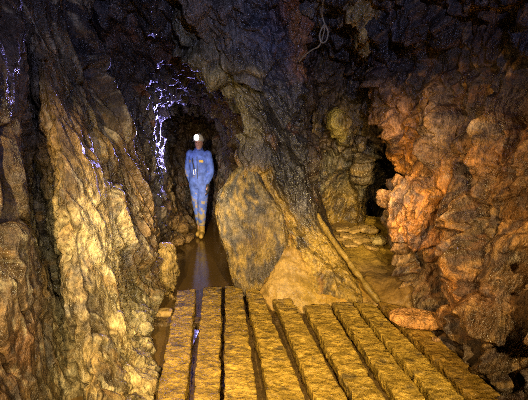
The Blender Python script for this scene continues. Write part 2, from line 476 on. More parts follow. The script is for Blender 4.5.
P_spl = [
    sp(230, 20, 2.75, .16, GREY), sp(200, 25, 2.8, .14, BROWN), sp(180, 30, 2.95, .12, OLIVE), sp(215, 50, 2.95, .12, OLIVE), sp(235, 75, 3.0, .14, OLIVE), sp(245, 100, 3.1, .10, OLIVE), sp(265, 120, 3.1, .14, BLACK), sp(262, 150, 3.3, .10, BLUEGREY), sp(300, 150, 3.35, .14, BLACK),
    sp(262, 30, 2.8, .15, BLUEGREY), sp(275, 70, 3.0, .2, BLUEGREY), sp(283, 110, 3.1, .2, BLUEGREY), sp(278, 125, 3.1, .2, BLACK), sp(295, 100, 3.2, .15, BLACK), sp(292, 160, 3.3, .16, BLACK), sp(305, 190, 3.45, .12, BLACK), sp(315, 215, 3.5, .07, BLACK), sp(240, 40, 2.9, .08, GREY), sp(298, 20, 2.95, .10, RUST), sp(300, 60, 3.2, .10, RUST),
    sp(280, 140, 3.2, .16, BLACK), sp(275, 165, 3.35, .10, BLUEGREY), sp(265, 145, 3.2, .06, ORANGE), sp(290, 190, 3.35, .11, BLACK), sp(302, 205, 3.4, .06, BLUEGREY),
    sp(256, 178, 3.48, .05, MUD), sp(264, 190, 3.48, .05, MUD), sp(273, 203, 3.46, .05, MUD), sp(283, 216, 3.44, .06, MUD), sp(280, 180, 3.35, .07, BLACK), sp(296, 175, 3.38, .08, BLACK), sp(292, 205, 3.42, .05, BLACK), sp(250, 140, 3.3, .07, OLIVE), sp(253, 175, 3.5, .10, OCHRE), sp(268, 200, 3.5, .12, MUD), sp(285, 225, 3.42, .14, MUD), sp(310, 250, 3.3, .16, MUD), sp(330, 280, 3.0, .18, MUD), sp(290, 280, 3.1, .2, MUD),
    sp(312, 232, 3.45, .06, BLACK),
]
def pillar_disp(P):
    f = rock_disp((0.4, 0.05, -1), 37, 0.12, 0.08, 0.05, (0.45, 0.24, 0.24), 0.2)
    h, i = f(P)
    # lower slope is smoothed over by wet mud
    k = np.clip((P[:, 2] - 0.75) / 0.5 + 0.3 * fbm(P * 5, 3, 77), 0.22, 1)
    return h * k + 0.02 * (1 - k), i
o = grid_patch('wall_middle', P_rows, 380, 260, pillar_disp, M_DARK, DBROWN, P_spl, 300, 0.5, warp=0.06,
               ribs=(([(165, 22), (192, 48), (228, 78), (247, 128)], .05, .07, (0.17, 0.145, 0.07)), ([(252, 168), (270, 200), (290, 228), (318, 264), (338, 292)], .05, .06, (0.33, 0.21, 0.045)),
                     ([(212, 52), (240, 66), (262, 72)], .03, .05, (0.22, 0.18, 0.1)), ([(258, 76), (280, 96), (296, 120)], .03, -.07, None), ([(278, 10), (268, 50), (282, 80)], .025, -.07, None),
                     ([(236, 10), (232, 45)], .025, -.06, None), ([(262, 172), (282, 204), (304, 232)], .025, -.06, None), ([(296, 12), (300, 40), (303, 75)], .05, .05, (0.22, 0.10, 0.03))), stains=((5, 0.22, BLACK, 0.7, 421), (8, 0.34, RUST, 0.5, 422), (9, 0.3, (0.10, 0.11, 0.16), 0.35, 423)), streaks=((0.4, 0.05, -1), (((0.25, 0.05, 0.05), 0.2, BLACK, 0.6, 461), ((0.2, 0.04, 0.04), 0.3, (0.15, 0.13, 0.08), 0.3, 462))))
tag(o, kind='structure')

# ------------------------------------------------------------------ setting: alcove at the end of the right passage
cols = [284, 305, 322, 340, 358, 374, 390, 410, 445]
slot = [284, 305, 322, 340, 355, 363, 374, 402, 445]
def arow(y, Ys, cs=None):
    return [at(c, y, Y) for c, Y in zip(cs or cols, Ys)]
A_rows = [
    arow(-90, [2.5, 2.3, 2.3, 2.3, 2.25, 2.2, 2.2, 2.1, 2.0]),
    arow(-20, [3.3, 2.8, 2.75, 2.7, 2.65, 2.6, 2.6, 2.5, 2.4]),
    arow(25, [3.8, 3.3, 3.25, 3.25, 3.1, 3.0, 2.95, 2.95, 2.9]),
    arow(60, [4.2, 3.9, 3.8, 3.8, 3.7, 3.5, 3.3, 3.3, 3.3]),
    arow(95, [4.3, 4.2, 4.1, 4.0, 3.85, 3.7, 3.5, 3.5, 3.6]),
    arow(125, [4.4, 4.25, 4.1, 3.85, 3.95, 3.85, 3.75, 3.8, 3.9]),
    arow(150, [4.5, 4.3, 4.2, 4.15, 4.15, 3.95, 4.9, 5.0, 4.6], slot),
    arow(175, [4.6, 4.4, 4.4, 4.5, 4.45, 4.1, 5.7, 5.8, 5.0], slot),
    arow(200, [4.6, 4.5, 4.55, 4.65, 4.6, 4.35, 6.0, 6.0, 5.0], slot),
    arow(226, [4.6, 4.5, 4.65, 4.75, 4.75, 4.6, 6.0, 6.0, 5.0], slot),
    arow(256, [4.6, 4.5, 4.65, 4.75, 4.8, 4.8, 5.0, 5.0, 4.7]),
]
A_spl = [
    sp(320, 30, 3.3, .3, BLACK), sp(350, 60, 3.6, .3, DBROWN), sp(335, 85, 4.0, .2, BROWN), sp(370, 15, 2.9, .10, OCHRE), sp(368, 35, 3.2, .08, OCHRE), sp(310, 20, 3.1, .1, GREY),
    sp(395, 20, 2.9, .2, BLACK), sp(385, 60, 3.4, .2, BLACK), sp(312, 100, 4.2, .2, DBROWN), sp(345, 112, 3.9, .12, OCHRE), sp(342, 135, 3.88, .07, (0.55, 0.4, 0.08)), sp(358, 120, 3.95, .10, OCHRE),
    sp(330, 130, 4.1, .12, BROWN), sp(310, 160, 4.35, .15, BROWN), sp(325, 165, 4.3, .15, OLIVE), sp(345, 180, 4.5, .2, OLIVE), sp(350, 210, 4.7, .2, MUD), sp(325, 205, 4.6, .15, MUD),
    sp(375, 140, 3.95, .15, DBROWN), sp(375, 175, 4.2, .15, OLIVE), sp(366, 170, 4.3, .06, OCHRE), sp(390, 200, 5.6, .5, BLACK), sp(385, 190, 4.8, .25, BLACK), sp(380, 178, 4.3, .14, BLACK), sp(378, 212, 4.7, .2, BLACK), sp(392, 165, 4.2, .2, BLACK), sp(385, 110, 3.7, .12, OLIVE),  # black splats paint shade into the slot beside the right wall
]
def alc_disp(P):
    f = rock_disp((-0.5, 0.05, -1), 51, 0.13, 0.09, 0.06, (0.5, 0.2, 0.2), 0.17)
    h, i = f(P)
    k = np.clip((P[:, 2] - 1.0) / 0.35, 0.25, 1)
    return h * k, i
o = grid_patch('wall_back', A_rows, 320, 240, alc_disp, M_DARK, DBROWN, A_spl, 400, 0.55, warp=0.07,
               ribs=(([(336, 118), (341, 138)], .045, .07, (0.55, 0.42, 0.08)), ([(348, 100), (360, 138), (364, 182)], .045, .13, (0.14, 0.10, 0.04)), ([(372, 105), (378, 140)], .05, .10, DBROWN),
                     ([(334, 105), (316, 155), (303, 200)], .035, .07, BROWN), ([(348, 128), (326, 170), (316, 205)], .03, .06, OLIVE), ([(322, 95), (308, 140)], .03, .06, DBROWN),
                     ([(326, 112), (309, 160), (300, 195)], .02, -.06, None), ([(340, 150), (322, 190)], .02, -.05, None), ([(370, 165), (372, 195), (376, 226)], .06, 0.0, BLACK),  # the flat black line paints more shade into the slot
                     ([(358, 8), (366, 30), (370, 50)], .06, .08, (0.3, 0.2, 0.05))), stains=((5, 0.15, BLACK, 0.7, 431), (7, 0.3, OCHRE, 0.5, 432)), streaks=((-0.5, 0.05, -1), (((0.3, 0.05, 0.05), 0.14, DBROWN, 0.75, 471), ((0.2, 0.035, 0.035), 0.24, (0.3, 0.2, 0.06), 0.5, 472))))
tag(o, kind='structure')

# ------------------------------------------------------------------ setting: right wall
R_rows = W([
    [(372, -60, 3.3), (372, -80, 2.35), (400, -80, 2.2), (440, -80, 2.0), (490, -80, 1.75), (545, -80, 1.5), (980, -80, .55)],
    [(388, 10, 3.9), (374, 10, 2.95), (400, 10, 2.65), (440, 10, 2.35), (490, 10, 2.05), (545, 10, 1.7), (980, 10, .55)],
    [(394, 60, 4.1), (380, 60, 3.15), (405, 60, 2.85), (440, 60, 2.55), (485, 60, 2.15), (545, 60, 1.75), (980, 60, .55)],
    [(398, 95, 4.2), (382, 95, 3.2), (405, 98, 2.95), (440, 100, 2.6), (485, 100, 2.17), (545, 100, 1.75), (980, 100, .55)],
    [(412, 140, 4.2), (398, 138, 3.2), (415, 140, 2.92), (445, 140, 2.5), (488, 140, 2.08), (545, 140, 1.72), (980, 140, .55)],
    [(416, 170, 4.2), (405, 170, 3.1), (415, 170, 2.82), (445, 170, 2.42), (488, 170, 2.05), (545, 170, 1.7), (980, 170, .55)],
    [(410, 205, 4.2), (392, 200, 2.95), (408, 200, 2.66), (440, 200, 2.40), (485, 200, 2.02), (545, 200, 1.68), (980, 200, .55)],
    [(410, 245, 4.1), (393, 238, 2.9), (412, 240, 2.62), (438, 240, 2.50), (478, 240, 1.98), (545, 240, 1.66), (980, 240, .55)],
    [(426, 285, 3.6), (404, 275, 2.85), (424, 280, 2.62), (441, 280, 2.48), (472, 280, 1.98), (545, 280, 1.64), (980, 280, .55)],
    [(455, 330, 3.1), (430, 322, 2.60), (440, 330, 2.43), (452, 330, 2.24), (478, 330, 1.86), (545, 330, 1.58), (980, 330, .5)],
    [(490, 390, 2.5), (474, 385, 2.12), (482, 390, 2.0), (491, 390, 1.86), (508, 390, 1.70), (556, 390, 1.48), (980, 390, .46)],
    [(520, 460, 2.0), (500, 460, 1.75), (506, 460, 1.66), (514, 460, 1.58), (528, 460, 1.48), (570, 460, 1.34), (980, 460, .40)],
])
R_spl = [
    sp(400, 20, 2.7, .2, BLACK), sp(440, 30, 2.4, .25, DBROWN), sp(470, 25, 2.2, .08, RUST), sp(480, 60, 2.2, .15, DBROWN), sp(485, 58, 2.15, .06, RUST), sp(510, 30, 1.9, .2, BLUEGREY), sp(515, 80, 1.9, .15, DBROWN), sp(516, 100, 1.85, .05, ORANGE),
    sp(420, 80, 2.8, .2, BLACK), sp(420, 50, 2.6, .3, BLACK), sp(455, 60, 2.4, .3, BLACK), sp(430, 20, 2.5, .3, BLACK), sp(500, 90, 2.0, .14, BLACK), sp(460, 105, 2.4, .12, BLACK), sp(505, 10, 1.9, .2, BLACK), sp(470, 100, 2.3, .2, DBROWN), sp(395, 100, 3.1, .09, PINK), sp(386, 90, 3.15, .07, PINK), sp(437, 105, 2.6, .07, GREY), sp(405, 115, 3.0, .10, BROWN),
    sp(418, 128, 2.9, .10, ORANGE), sp(440, 130, 2.6, .12, PINK), sp(460, 140, 2.4, .14, BROWN), sp(490, 133, 2.1, .06, (0.5, 0.24, 0.03)), sp(480, 150, 2.15, .14, ORANGE), sp(510, 150, 1.9, .15, RUST),
    sp(412, 175, 2.8, .12, PINK), sp(395, 200, 2.85, .12, PINK), sp(420, 195, 2.6, .12, ORANGE), sp(440, 185, 2.45, .12, ORANGE), sp(465, 185, 2.2, .14, BROWN), sp(500, 190, 1.95, .18, BROWN), sp(430, 170, 2.6, .05, GREY),
    sp(405, 225, 2.7, .12, ORANGE), sp(425, 240, 2.6, .14, RUST), sp(405, 250, 2.8, .10, BROWN), sp(415, 275, 2.7, .12, BROWN), sp(450, 235, 2.3, .12, ORANGE), sp(475, 240, 2.0, .15, OLIVE), sp(455, 265, 2.2, .14, ORANGE), sp(505, 225, 1.85, .12, ORANGE),
    sp(440, 285, 2.45, .06, DBROWN), sp(450, 300, 2.35, .07, (0.4, 0.16, 0.02)), sp(480, 300, 1.95, .16, RUST), sp(510, 290, 1.8, .16, BROWN), sp(500, 340, 1.8, .18, BROWN), sp(515, 380, 1.7, .14, DBROWN), sp(470, 340, 2.0, .12, BROWN),
]
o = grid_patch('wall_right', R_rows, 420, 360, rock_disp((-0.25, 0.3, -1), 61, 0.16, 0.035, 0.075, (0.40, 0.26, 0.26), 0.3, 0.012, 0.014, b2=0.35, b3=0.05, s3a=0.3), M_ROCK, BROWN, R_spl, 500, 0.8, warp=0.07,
               ribs=(([(383, 84), (392, 108), (400, 132)], .045, .09, PINK), ([(396, 88), (404, 112)], .035, .07, PINK), ([(436, 92), (440, 125), (432, 160)], .06, .10, (0.24, 0.16, 0.09)),
                     ([(418, 122), (408, 150), (404, 172)], .06, .08, ORANGE), ([(462, 145), (450, 185), (455, 215)], .06, .06, (0.3, 0.15, 0.05)),
                     ([(490, 128), (490, 138)], .045, .06, (0.5, 0.25, 0.03)), ([(506, 225), (496, 300), (502, 375)], .07, .06, None),
                     ([(432, 205), (441, 250), (436, 295), (446, 330)], .028, -.13, None), ([(476, 205), (472, 260), (461, 320), (474, 372)], .025, -.09, None),
                     ([(424, 130), (424, 165), (433, 200), (427, 238)], .022, -.09, None), ([(455, 105), (452, 150), (466, 190), (472, 215)], .025, -.10, None),
                     ([(400, 205), (407, 225), (401, 252)], .018, -.06, None), ([(500, 160), (482, 205), (486, 250)], .022, -.07, None)),
               stains=((4, 0.10, DBROWN, 0.8, 405), (7, 0.16, (0.07, 0.06, 0.07), 0.8, 409), (6, 0.28, (0.40, 0.19, 0.03), 0.5, 410), (11, 0.36, (0.34, 0.27, 0.18), 0.6, 415)),
               streaks=((-0.35, 0.3, -1), (((0.3, 0.05, 0.05), 0.08, (0.04, 0.022, 0.018), 0.85, 451), ((0.2, 0.035, 0.035), 0.2, (0.14, 0.06, 0.02), 0.7, 452), ((0.2, 0.04, 0.04), 0.28, (0.42, 0.24, 0.08), 0.5, 453))))
tag(o, kind='structure')

# ------------------------------------------------------------------ setting: ceiling overhead, floor
gx, gy = np.meshgrid(np.linspace(-2.2, 2.2, 9), np.linspace(-1.2, 3.0, 9), indexing='ij')
G = np.stack((gx, gy, 2.75 - 0.12 * gx ** 2), -1)
o = grid_patch('ceiling', G, 160, 160, rock_disp((1, 0.6, 0.1), 71, 0.16, 0.08, 0.04), M_DARK, DBROWN, [], 600, 0.6, flip=False if False else None)
tag(o, kind='structure')

gx, gy = np.meshgrid(np.linspace(-2.4, 2.4, 13), np.linspace(-1.0, 9.0, 21), indexing='ij')
G = np.stack((gx, gy, -0.16 + 0 * gx), -1)
def fl_disp(P):
    # floor raised beneath the boards, added to stop lamp glints off the water
    k = np.clip((P[:, 0] + 0.62) / 0.12, 0, 1) * np.clip((2.85 - P[:, 1]) / 0.15, 0, 1)
    return 0.178 * k + (1 - 0.7 * k) * (0.05 * fbm(P * 3, 4, 83) + 0.02 * fbm(P * 11, 3, 84)), vnoise(P * 6, 85) * 0.5 + 0.5
o = grid_patch('floor', G, 180, 300, fl_disp, M_MUD, (0.11, 0.066, 0.02), [], 700, 0.4)
tag(o, kind='structure')

# mud slope climbing into the right passage
fcols = [286, 306, 330, 352, 374, 396, 420, 452]
def frow(y, Ys):
    return [at(c, y, Y) for c, Y in zip(fcols, Ys)]
F_rows = [
    frow(216, [4.9, 4.9, 4.95, 5.0, 5.0, 5.1, 5.1, 4.9]),
    frow(228, [4.5, 4.5, 4.5, 4.55, 4.6, 4.7, 4.7, 4.5]),
    frow(243, [4.05, 4.05, 4.05, 4.1, 4.15, 4.25, 4.2, 4.0]),
    frow(262, [3.55, 3.5, 3.5, 3.55, 3.6, 3.55, 3.3, 3.1]),
    frow(282, [3.2, 3.15, 3.1, 3.15, 3.15, 3.0, 2.85, 2.75]),
    frow(299, [2.95, 2.92, 2.89, 2.89, 2.90, 2.82, 2.72, 2.6]),
    frow(312, [2.9, 2.88, 2.86, 2.86, 2.86, 2.80, 2.68, 2.55]),
    frow(345, [2.88, 2.86, 2.84, 2.84, 2.84, 2.78, 2.66, 2.5]),
]
def mud_disp(P):
    h, i = plates(P, frame((0.3, 1, 0.3)), (0.3, 0.16, 0.16), 91, 0.5, 0.2, 0.2)
    return 0.025 * h + 0.03 * fbm(P * 5, 4, 92) + 0.008 * fbm(P * 20, 3, 93), i
o = grid_patch('mud_slope', F_rows, 170, 160, mud_disp, M_MUD, MUD,
               [sp(345, 280, 3.1, .18, (0.42, 0.23, 0.03)), sp(400, 270, 3.2, .2, BROWN), sp(420, 290, 2.8, .2, (0.2, 0.11, 0.03)), sp(340, 228, 4.5, .12, (0.1, 0.06, 0.02))], 800, 0.35)
tag(o, kind='structure')

# ------------------------------------------------------------------ water
def water_mat():
    m = bpy.data.materials.new('muddy_water')
    nt, b = nodes(m)
    N, L = nt.nodes, nt.links
    tc = N.new('ShaderNodeTexCoord')
    n1 = N.new('ShaderNodeTexNoise'); n1.inputs['Scale'].default_value = 9; n1.inputs['Detail'].default_value = 3
    L.new(tc.outputs['Object'], n1.inputs['Vector'])
    b.inputs['Base Color'].default_value = (0.12, 0.07, 0.02, 1)
    b.inputs['Roughness'].default_value = 0.1
    b.inputs['IOR'].default_value = 1.33
    bu = N.new('ShaderNodeBump'); bu.inputs['Strength'].default_value = 0.10; bu.inputs['Distance'].default_value = 0.02
    L.new(n1.outputs['Fac'], bu.inputs['Height']); L.new(bu.outputs['Normal'], b.inputs['Normal'])
    return m
M_WATER = water_mat()
bm = bmesh.new()
pts = [(-1.5, 0.2), (1.9, 0.2), (1.7, 2.85), (0.4, 3.2), (0.1, 3.9), (-0.5, 4.6), (-0.6, 5.6), (-0.9, 8.2), (-2.2, 8.2), (-2.2, 4.4), (-1.6, 3.6), (-1.5, 2.6)]
vs = [bm.verts.new((x, y, -0.012)) for x, y in pts]
bm.faces.new(vs)
wl = [bm.verts.new((x, y, -0.05)) for x, y in pts]
bm.faces.new(wl[::-1])
for k in range(len(pts)):
    bm.faces.new((vs[k - 1], wl[k - 1], wl[k], vs[k]))
bmesh.ops.recalc_face_normals(bm, faces=bm.faces)
me = bpy.data.meshes.new('water'); bm.to_mesh(me); bm.free(); me.materials.append(M_WATER)
o = bpy.data.objects.new('water', me); COL.objects.link(o)
tag(o, kind='structure')

# ------------------------------------------------------------------ boards
BZ = 0.10
TH = 0.075
boards = [  # far left, far right, near left, near right (pixels on the walking surface)
    ((177, 290), (196, 289), (157, 391), (187.5, 391), 'leftmost mud-caked timber board of the walkway, beside the open water'),
    ((203, 287), (222, 286), (192.5, 391), (219.5, 391), 'mud-caked walkway board, second from the left, pointing at the person'),
    ((225, 286), (242, 286), (223, 391), (257, 391), 'mud-caked walkway board, third from the left, ending at the puddle'),
    ((244.5, 285), (259, 288), (266, 391), (304, 391), 'mud-caked walkway board, fourth from the left, ending against the dappled boulder'),
    ((273, 299), (292, 299), (311, 391), (343, 391), 'mud-caked walkway board, middle of the nine, ending under the mud mound'),
    ((304, 305), (329, 304), (349, 391), (381, 391), 'mud-caked walkway board right of the mud mound, fourth from the right wall'),
    ((331.5, 302), (351, 302), (391, 391), (420, 391), 'mud-caked walkway board starting at the orange mud slope, third from the right wall'),
    ((354, 302), (372, 302), (428, 391), (458, 391), 'mud-caked walkway board starting at the foot of the diagonal pipe'),
    ((377, 301), (405, 306), (465, 391), (497, 391), 'shaded brown board at the right wall, under the flat orange slab'),
]
def make_board(k, fl, fr, nl, nr, label):
    A, B, Cc, D = (onz(*p, BZ) for p in (fl, fr, nl, nr))
    # carry the board on towards the viewer
    ext = 1.25
    Cc = A + (Cc - A) * ext * 1.3
    D = B + (D - B) * ext * 1.3
    n, m, q = 150, 14, 5
    tt = np.linspace(0, 1, n)
    ring = []
    ss = np.linspace(0, 1, m)
    prof = [(s, 0.0) for s in ss] + [(1, -f) for f in np.linspace(0, 1, q)[1:]] + [(s, -1.0) for s in ss[::-1][1:]] + [(0, -f) for f in np.linspace(1, 0, q)[1:-1]]
    V = []
    for t in tt:
        l = A + (Cc - A) * t
        r = B + (D - B) * t
        for (s, d) in prof:
            p = l + (r - l) * s
            p = p.copy(); p[2] = BZ + d * TH
            V.append(p)
    V = np.array(V)
    w = len(prof)
    # waney, muddy surface
    N = np.zeros_like(V)
    top = np.tile(np.array([d == 0.0 for (s, d) in prof]), n)
    side = np.tile(np.array([(1.0 if s == 1 else (-1.0 if s == 0 else 0)) for (s, d) in prof]), n)
    off = np.array((3.7 * k, 1.3 * k, 0))
    q1 = (V + off)
    h = 0.010 * fbm(q1 * np.array((8, 11, 9)), 4, 31) + 0.005 * ridged(q1 * np.array((17, 25, 20)), 3, 33) + 0.007 * fbm(q1 * 45, 3, 34)
    V[:, 2] += np.where(top, h, 0)
    ex = (0.012 * fbm(q1 * np.array((0.2, 9, 5)) + side[:, None] * 3, 4, 35) + 0.008 * fbm(q1 * 30, 3, 36))
    V[:, 0] += side * (ex * 1.3 - 0.006)
    c = blend_cols(V, np.array(MUD), [], 900 + k)
    mm = 1 + 0.55 * fbm(q1 * np.array((14, 22, 9)), 4, 37) + 0.25 * fbm(q1 * 60, 2, 38)
    c = c * np.clip(mm, .4, 1.7)[:, None]
    g = np.clip((fbm(q1 * np.array((10, 16, 5)), 4, 40 + k) - 0.30) * 6, 0, 1)
    c = c * (1 - 0.75 * g[:, None]) + np.outer(0.75 * g, (0.06, 0.045, 0.025))
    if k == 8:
        c = c * 0.75 * np.array((0.9, 0.8, 0.75))  # shade at the right wall, put into this board's colour
    # bluish tunnel light painted on the far ends as grey speckle
    gb = np.clip((V[:, 1] - 2.55) / 0.5, 0, 1) * np.clip((fbm(q1 * 26, 3, 41) - 0.02) * 5, 0, 1) * 0.6
    c = c * (1 - gb[:, None]) + np.outer(gb, (0.17, 0.14, 0.13))
    F = []
    for i in range(n - 1):
        for j in range(w):
            a = i * w + j; b = i * w + (j + 1) % w
            F.append((a, b, b + w, a + w))
    F.append(tuple(range(w))[::-1])
    F.append(tuple((n - 1) * w + j for j in range(w)))
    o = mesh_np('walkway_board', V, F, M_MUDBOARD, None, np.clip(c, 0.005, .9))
    bm = bmesh.new(); bm.from_mesh(o.data); bmesh.ops.recalc_face_normals(bm, faces=bm.faces); bm.to_mesh(o.data); bm.free()
    tag(o, label, 'board', 'boards of the timber walkway')
    return o
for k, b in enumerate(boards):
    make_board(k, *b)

# cross bearers the boards rest on
def bearer(y, x0, x1, label):
    bm = bmesh.new()
    bmesh.ops.create_cube(bm, size=1)
    for v in bm.verts:
        v.co = Vector((v.co.x * (x1 - x0) + (x0 + x1) / 2, v.co.y * 0.12 + y, -0.06 + (BZ - TH - 0.006 + 0.06) * (v.co.z + 0.5)))
    bmesh.ops.subdivide_edges(bm, edges=bm.edges, cuts=5, use_grid_fill=True)
    bmesh.ops.bevel(bm, geom=[e for e in bm.edges if e.calc_length() > 0 and len(e.link_faces) == 2 and e.calc_face_angle(0) > 1], offset=0.008, segments=2, affect='EDGES')
    me = bpy.data.meshes.new('timber_bearer'); bm.to_mesh(me); bm.free()
    V = np.array([v.co for v in me.vertices])
    ca = me.color_attributes.new('rock_colour', 'FLOAT_COLOR', 'POINT')
    c = np.ones((len(V), 4), np.float32); c[:, :3] = (0.13, 0.08, 0.03)
    ca.data.foreach_set('color', c.ravel())
    me.materials.append(M_MUDBOARD)
    o = bpy.data.objects.new('timber_bearer', me); COL.objects.link(o)
    tag(o, label, 'timber beam', 'cross beams under the walkway')
bearer(2.66, -0.95, 1.25, 'dark timber cross beam under the far ends of the walkway boards')

# ------------------------------------------------------------------ stones and boulders
def stone(name, centre, size, seed, mat, base, splats=(), label=None, cat=None, group=None, rot=(0, 0, 0), sub=5, rough=0.18, power=2.6, e1=(1, 0, 0.2),
          L=(0.3, 0.14, 0.14), fine=0.012, var=0.45, stains=(), shape=None, sink=None):
    bm = bmesh.new()
    bmesh.ops.create_icosphere(bm, subdivisions=sub, radius=1)
    V = np.array([v.co[:] for v in bm.verts])
    F = [[v.index for v in f.verts] for f in bm.faces]
    bm.free()
    # superellipsoid: blockier than a ball
    n = (np.abs(V) ** power).sum(1) ** (-1 / power)
    U = V * n[:, None]
    if shape is not None:
        U = shape(U)
    sz = np.array(size)
    Pm = U * sz
    R = Matrix.Rotation(rot[2], 3, 'Z') @ Matrix.Rotation(rot[1], 3, 'Y') @ Matrix.Rotation(rot[0], 3, 'X')
    Rn = np.array(R)
    Pw = Pm @ Rn.T + centre
    Nn = (V / sz); Nn /= np.linalg.norm(Nn, axis=1)[:, None]
    Nn = Nn @ Rn.T
    h1, i1 = plates(Pw, frame(e1), L, seed, 0.5, 0.25, 0.12)
    h2, i2 = plates(Pw, frame(e1), [x * 0.4 for x in L], seed + 5, 0.5, 0.3, 0.15)
    ms = float(min(size))
    h = rough * ms * h1 + rough * 0.4 * ms * h2 + fine * fbm(Pw * 16, 4, seed + 9)
    Vw = Pw + Nn * h[:, None]
    c = blend_cols(Pw, np.array(base), list(splats), seed + 20, 0.05)
    c = c * np.clip(1 + var * (fbm(Pw * 12, 4, seed + 30) * 1.2 + 0.5 * (i2 - 0.5)), .3, 1.9)[:, None]
    for (sc, th, col, k, sd) in stains:
        g = np.clip((fbm(Pw * sc, 4, sd) - th) * 8, 0, 1) * k
        c = c * (1 - g[:, None]) + np.outer(g, np.array(col))
    cen = np.array(centre)
    o = mesh_np(name, Vw - cen, F, mat, None, np.clip(c, .004, .9))
    o.location = cen
    if label:
        tag(o, label, cat, group)
    return o

# tall dappled boulder between the two passages: slanting left edge, top leaning left
def boulder_shape(U):
    U = U.copy()
    z = np.clip(U[:, 2], -1, 1)
    zt = [-1, -0.6, -0.2, 0.25, 0.55, 0.75, 1]
    l = np.interp(z, zt, [-.36, -.55, -.76, -.92, -.90, -.62, -.2])
    r = np.interp(z, zt, [.72, .78, .97, .85, .40, .2, .0])
    U[:, 0] = (l + r) / 2 + U[:, 0] * (r - l) / 2 * 1.12
    U[:, 1] = U[:, 1] * np.interp(z, [-1, 0.3, 1], [1, 0.95, 0.55]) + 0.35 * z
    return U
bc = at(251, 226, 3.42)
stone('boulder', bc, (0.335, 0.24, 0.66), 131, M_ROCK, (0.19, 0.135, 0.055),
      [sp(245, 200, 3.3, .10, GREY), sp(240, 220, 3.3, .10, GREY), sp(258, 235, 3.3, .08, BROWN), sp(235, 185, 3.4, .10, OLIVE), sp(250, 275, 3.2, .12, MUD), sp(222, 230, 3.4, .07, OCHRE), sp(260, 180, 3.4, .08, OLIVE)],
      'tall boulder dappled grey and ochre, standing between the two passages', 'boulder', e1=(0.5, 0.1, -0.8), L=(0.3, 0.2, 0.2), rough=0.13, shape=boulder_shape, power=8,
      stains=((8, -0.06, (0.05, 0.05, 0.055), 0.8, 811), (22, 0.10, (0.33, 0.22, 0.06), 0.75, 812)))
def mound_shape(U):
    U = U.copy()
    z = np.clip(U[:, 2], -1, 1)
    k = np.interp(z, [-1, -0.3, 0.3, 0.7, 1], [1.15, 1.15, 0.85, 0.62, 0.5])
    U[:, 0] = U[:, 0] * k - 0.22 * z
    U[:, 1] = U[:, 1] * k + 0.5 * z
    return U
stone('mud_mound', at(295, 290, 3.12), (0.33, 0.24, 0.40), 141, M_MUD, (0.37, 0.22, 0.05),
      [sp(285, 275, 3.0, .1, (0.42, 0.27, 0.08)), sp(310, 290, 3.0, .1, MUD)],
      'rounded mound of wet yellow mud at the foot of the dappled boulder', 'mud mound', rough=0.16, power=2.2, fine=0.03, var=0.35, L=(0.26, 0.2, 0.2),
      shape=mound_shape, stains=((14, 0.3, (0.16, 0.09, 0.02), 0.6, 813),))
def slab_shape(U):
    U = U.copy()
    x = U[:, 0]
    U[:, 1] *= np.interp(x, [-1, -0.5, 0.3, 1], [0.8, 1.0, 0.85, 0.3])
    U[:, 2] *= np.interp(x, [-1, -0.4, 0.5, 1], [0.9, 1.05, 0.8, 0.4])
    return U
sc_ = onz(422, 326, BZ) + np.array((0, 0, 0.05))
stone('flat_stone', sc_, (0.235, 0.11, 0.05), 151, M_ROCK, (0.5, 0.24, 0.07),
      [sp(400, 318, 2.5, .06, PINK)], 'flat wedge of orange rock lying across the board at the right wall', 'stone',
      rot=(0.05, 0.02, -0.22), rough=0.22, e1=(1, -0.3, 0), L=(0.22, 0.05, 0.04), shape=slab_shape, fine=0.006, power=3.0)
# rocks at the left foot of the tunnel
stone('boulder', at(165, 268, 3.25), (0.11, 0.16, 0.24), 161, M_ROCK, (0.3, 0.2, 0.06), [],
      'knobbly ochre boulder at the foot of the left wall, beside the puddle', 'boulder', e1=(0.2, 0, -1), L=(0.2, 0.08, 0.08), rough=0.3)
stone('flat_stone', onz(164, 315, 0.0) + np.array((0, 0, 0.02)), (0.075, 0.05, 0.032), 171, M_MUD, (0.42, 0.27, 0.09), [],
      'small pale sandy block wedged between left wall and first board', 'stone', sub=4, rough=0.12, power=4.0, fine=0.004)
stone('pebble', onz(436, 341, BZ) + np.array((0, 0, 0.012)), (0.028, 0.02, 0.013), 181, M_ROCK, (0.36, 0.2, 0.08), [],
      'small lone pebble on the dark board just below the flat orange slab', 'pebble', sub=3, rough=0.15, fine=0.002)

# rubble on the ledge in front of the alcove wall
rub = [
    (336, 238, 4.15, .10, .035, 'long flat muddy stone low on the left of the rubble heap'),
    (349, 236, 4.18, .09, .035, 'flat muddy stone in the front middle of the rubble heap'),
    (362, 240, 4.08, .10, .05, 'rounded muddy stone at the front right of the rubble heap'),
    (355, 230, 4.35, .08, .035, 'flat muddy stone at the top centre of the rubble heap'),
    (368, 229, 4.35, .10, .06, 'largest muddy block, topmost on the right of the rubble heap'),
    (342, 229, 4.4, .07, .03, 'thin muddy stone at the back left of the rubble heap'),
    (378, 240, 4.05, .07, .06, 'upright pale stone at the right end of the rubble heap'),
    (350, 244, 4.0, .07, .028, 'small flat stone at the very front of the rubble heap'),
    (371, 247, 3.9, .06, .035, 'small muddy stone below the upright pale stone'),
]
for k, (px, py, Y, w, h, lab) in enumerate(rub):
    stone('rubble_stone', at(px, py, Y), (w * 1.25, 0.085, h * 0.62), 200 + 3 * k, M_MUD, (0.33, 0.21, 0.06) if k != 6 else (0.4, 0.3, 0.12), [], lab, 'stone', 'rubble stones on the mud ledge',
          rot=(0.1, rng.uniform(-.2, .2), rng.uniform(-.5, .5)), sub=4, rough=0.5, L=(0.16, 0.10, 0.05), power=4.5, fine=0.004)

